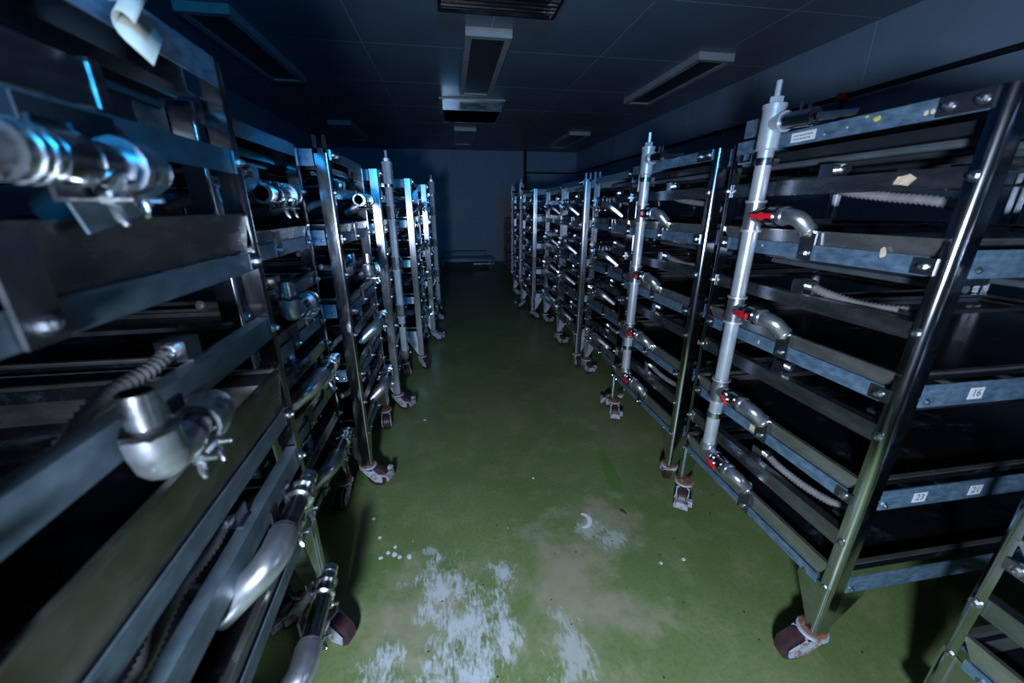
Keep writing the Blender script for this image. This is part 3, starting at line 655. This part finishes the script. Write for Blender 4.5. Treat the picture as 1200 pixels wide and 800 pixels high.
# glossy ballast box on the front-left rack
put('ballast_box', MB().box((-.085, .16, 1.636), (-.012, .440, 1.692)).box((-.088, .430, 1.634), (-.010, .453, 1.698)).mesh('ballast_box', 'stainless', smooth=False), L1)

# ------------------------------------------------------------------ far end clutter
t = thing('low_trolley', 'low steel trolley frame lying by the back wall at the aisle end', 'trolley', (.40, 10.5, 0))
b_ = MB()
for yy in (-.3, .3): b_.box((-.68, yy-.02, .20), (.72, yy+.02, .25))
for xx in (-.68, .02, .68): b_.box((xx-.02, -.3, .20), (xx+.02, .3, .25))
put('trolley_frame', b_.mesh('trolley_frame', 'galv', smooth=False), t)
put('deck', MB().box((-.66, -.28, .25), (.70, .28, .262)).mesh('deck', 'darksteel', smooth=False), t)
put('hand_rail', MB().tube([(-.6, .28, .26), (-.6, .28, .40), (.55, .28, .40), (.55, .28, .26)], .012).mesh('hand_rail', 'galv'), t)
put('kick_bar', MB().box((.20, -.33, .12), (.74, -.31, .16)).mesh('kick_bar', 'stainless', smooth=False), t)
for (xx, yy) in ((-.6, -.26), (.64, -.26), (-.6, .26), (.64, .26)):
    put('leg', box_me('leg', 'galv', (-.018, -.018, .11), (.018, .018, .20)), t, (xx, yy, 0))
    put('wheel', cached('twheel', lambda: MB().tube([(0, -.02, .055), (0, .02, .055)], .055, 14).mesh('wheel', 'rubber')), t, (xx, yy, 0))
t = thing('low_rack', 'low dark shelf stack at the far end, beside the last right rack', 'rack', (1.36, 9.1, 0))
for (xx, yy) in ((0, 0), (.9, 0), (0, .6), (.9, .6)):
    put('post', box_me('low_post', 'darksteel', (-.02, -.02, 0), (.02, .02, 1.28)), t, (xx, yy, 0))
for z in (.14, .42, .70, .98, 1.24):
    put('shelf', box_me('low_shelf', 'darksteel', (-.02, -.02, 0), (.92, .62, .03)), t, (0, 0, z))

# ------------------------------------------------------------------ scraps on the floor
n = 14; out = [(.034*math.cos(a), .034*math.sin(a)) for a in [(-1.9+2.9*k/(n-1)) for k in range(n)]]
inn = [(-.010+.030*math.cos(a), .004+.030*math.sin(a)) for a in [(-1.75+2.6*k/(n-1)) for k in range(n)]]
cm = MB()
for i in range(n-1):
    cm.prism([inn[i], out[i], out[i+1], inn[i+1]], 2, 0, .003)
tag(put('flake', cm.mesh('flake', 'chip', smooth=False), None, (.595, 1.465, .0005), (0, 0, .2), (1.45, 1.45, 1)), 'crescent-shaped white flake lying on the green floor', 'flake')
def chip(x, y, r, mat='chip', name='flake', hgt=.003):
    k_ = 7; pl = [(r*math.cos(2*PI*k/k_)*random.uniform(.6, 1.1), r*math.sin(2*PI*k/k_)*random.uniform(.6, 1.1)) for k in range(k_)]
    return put(name, MB().prism(pl, 2, 0, hgt).mesh(name, mat, smooth=False), None, (x, y, .0005))
for x, y, r, lb_ in ((-.457, 1.641, .010, 'white flake by the front left racks, farthest of the trail toward the aisle'),
        (-.407, 1.513, .009, 'lone white flake between the far trail flake and the white cluster on the left'),
        (-.354, 1.417, .011, 'white flake at the left end of the small cluster above the white stain'),
        (-.325, 1.403, .014, 'largest white flake in the small cluster above the white stain'),
        (-.300, 1.385, .010, 'white flake just right of the largest one in the cluster'),
        (-.325, 1.445, .009, 'white flake at the far edge of the cluster above the white stain'),
        (-.385, 1.395, .011, 'white flake nearest the left racks in the cluster above the stain'),
        (-.255, 1.380, .012, 'white flake at the right end of the cluster, nearest the white stain'),
        (.973, 1.172, .010, 'white flake by the right front rack, nearest its bottom rail'),
        (.863, 1.169, .009, 'white flake in the right of the aisle, left of the one by the rack'),
        (.415, 1.820, .008, 'tiny white flake in the middle of the aisle beyond the white crescent'),
        (-.253, 2.590, .012, 'white flake far up the aisle beside the left casters')):
    tag(chip(x, y, r), lb_, 'flake', 'white flakes scattered on the floor')
tw = MB().tube([(-.022, .006, .004), (0, 0, .006), (.020, -.008, .004)], [.003, .005, .003], 6)
tag(put('twig', tw.mesh('twig', 'dirt'), None, (.824, 1.485, .0), (0, 0, -.7)), 'short dark twig on the floor before the second right rack', 'twig')
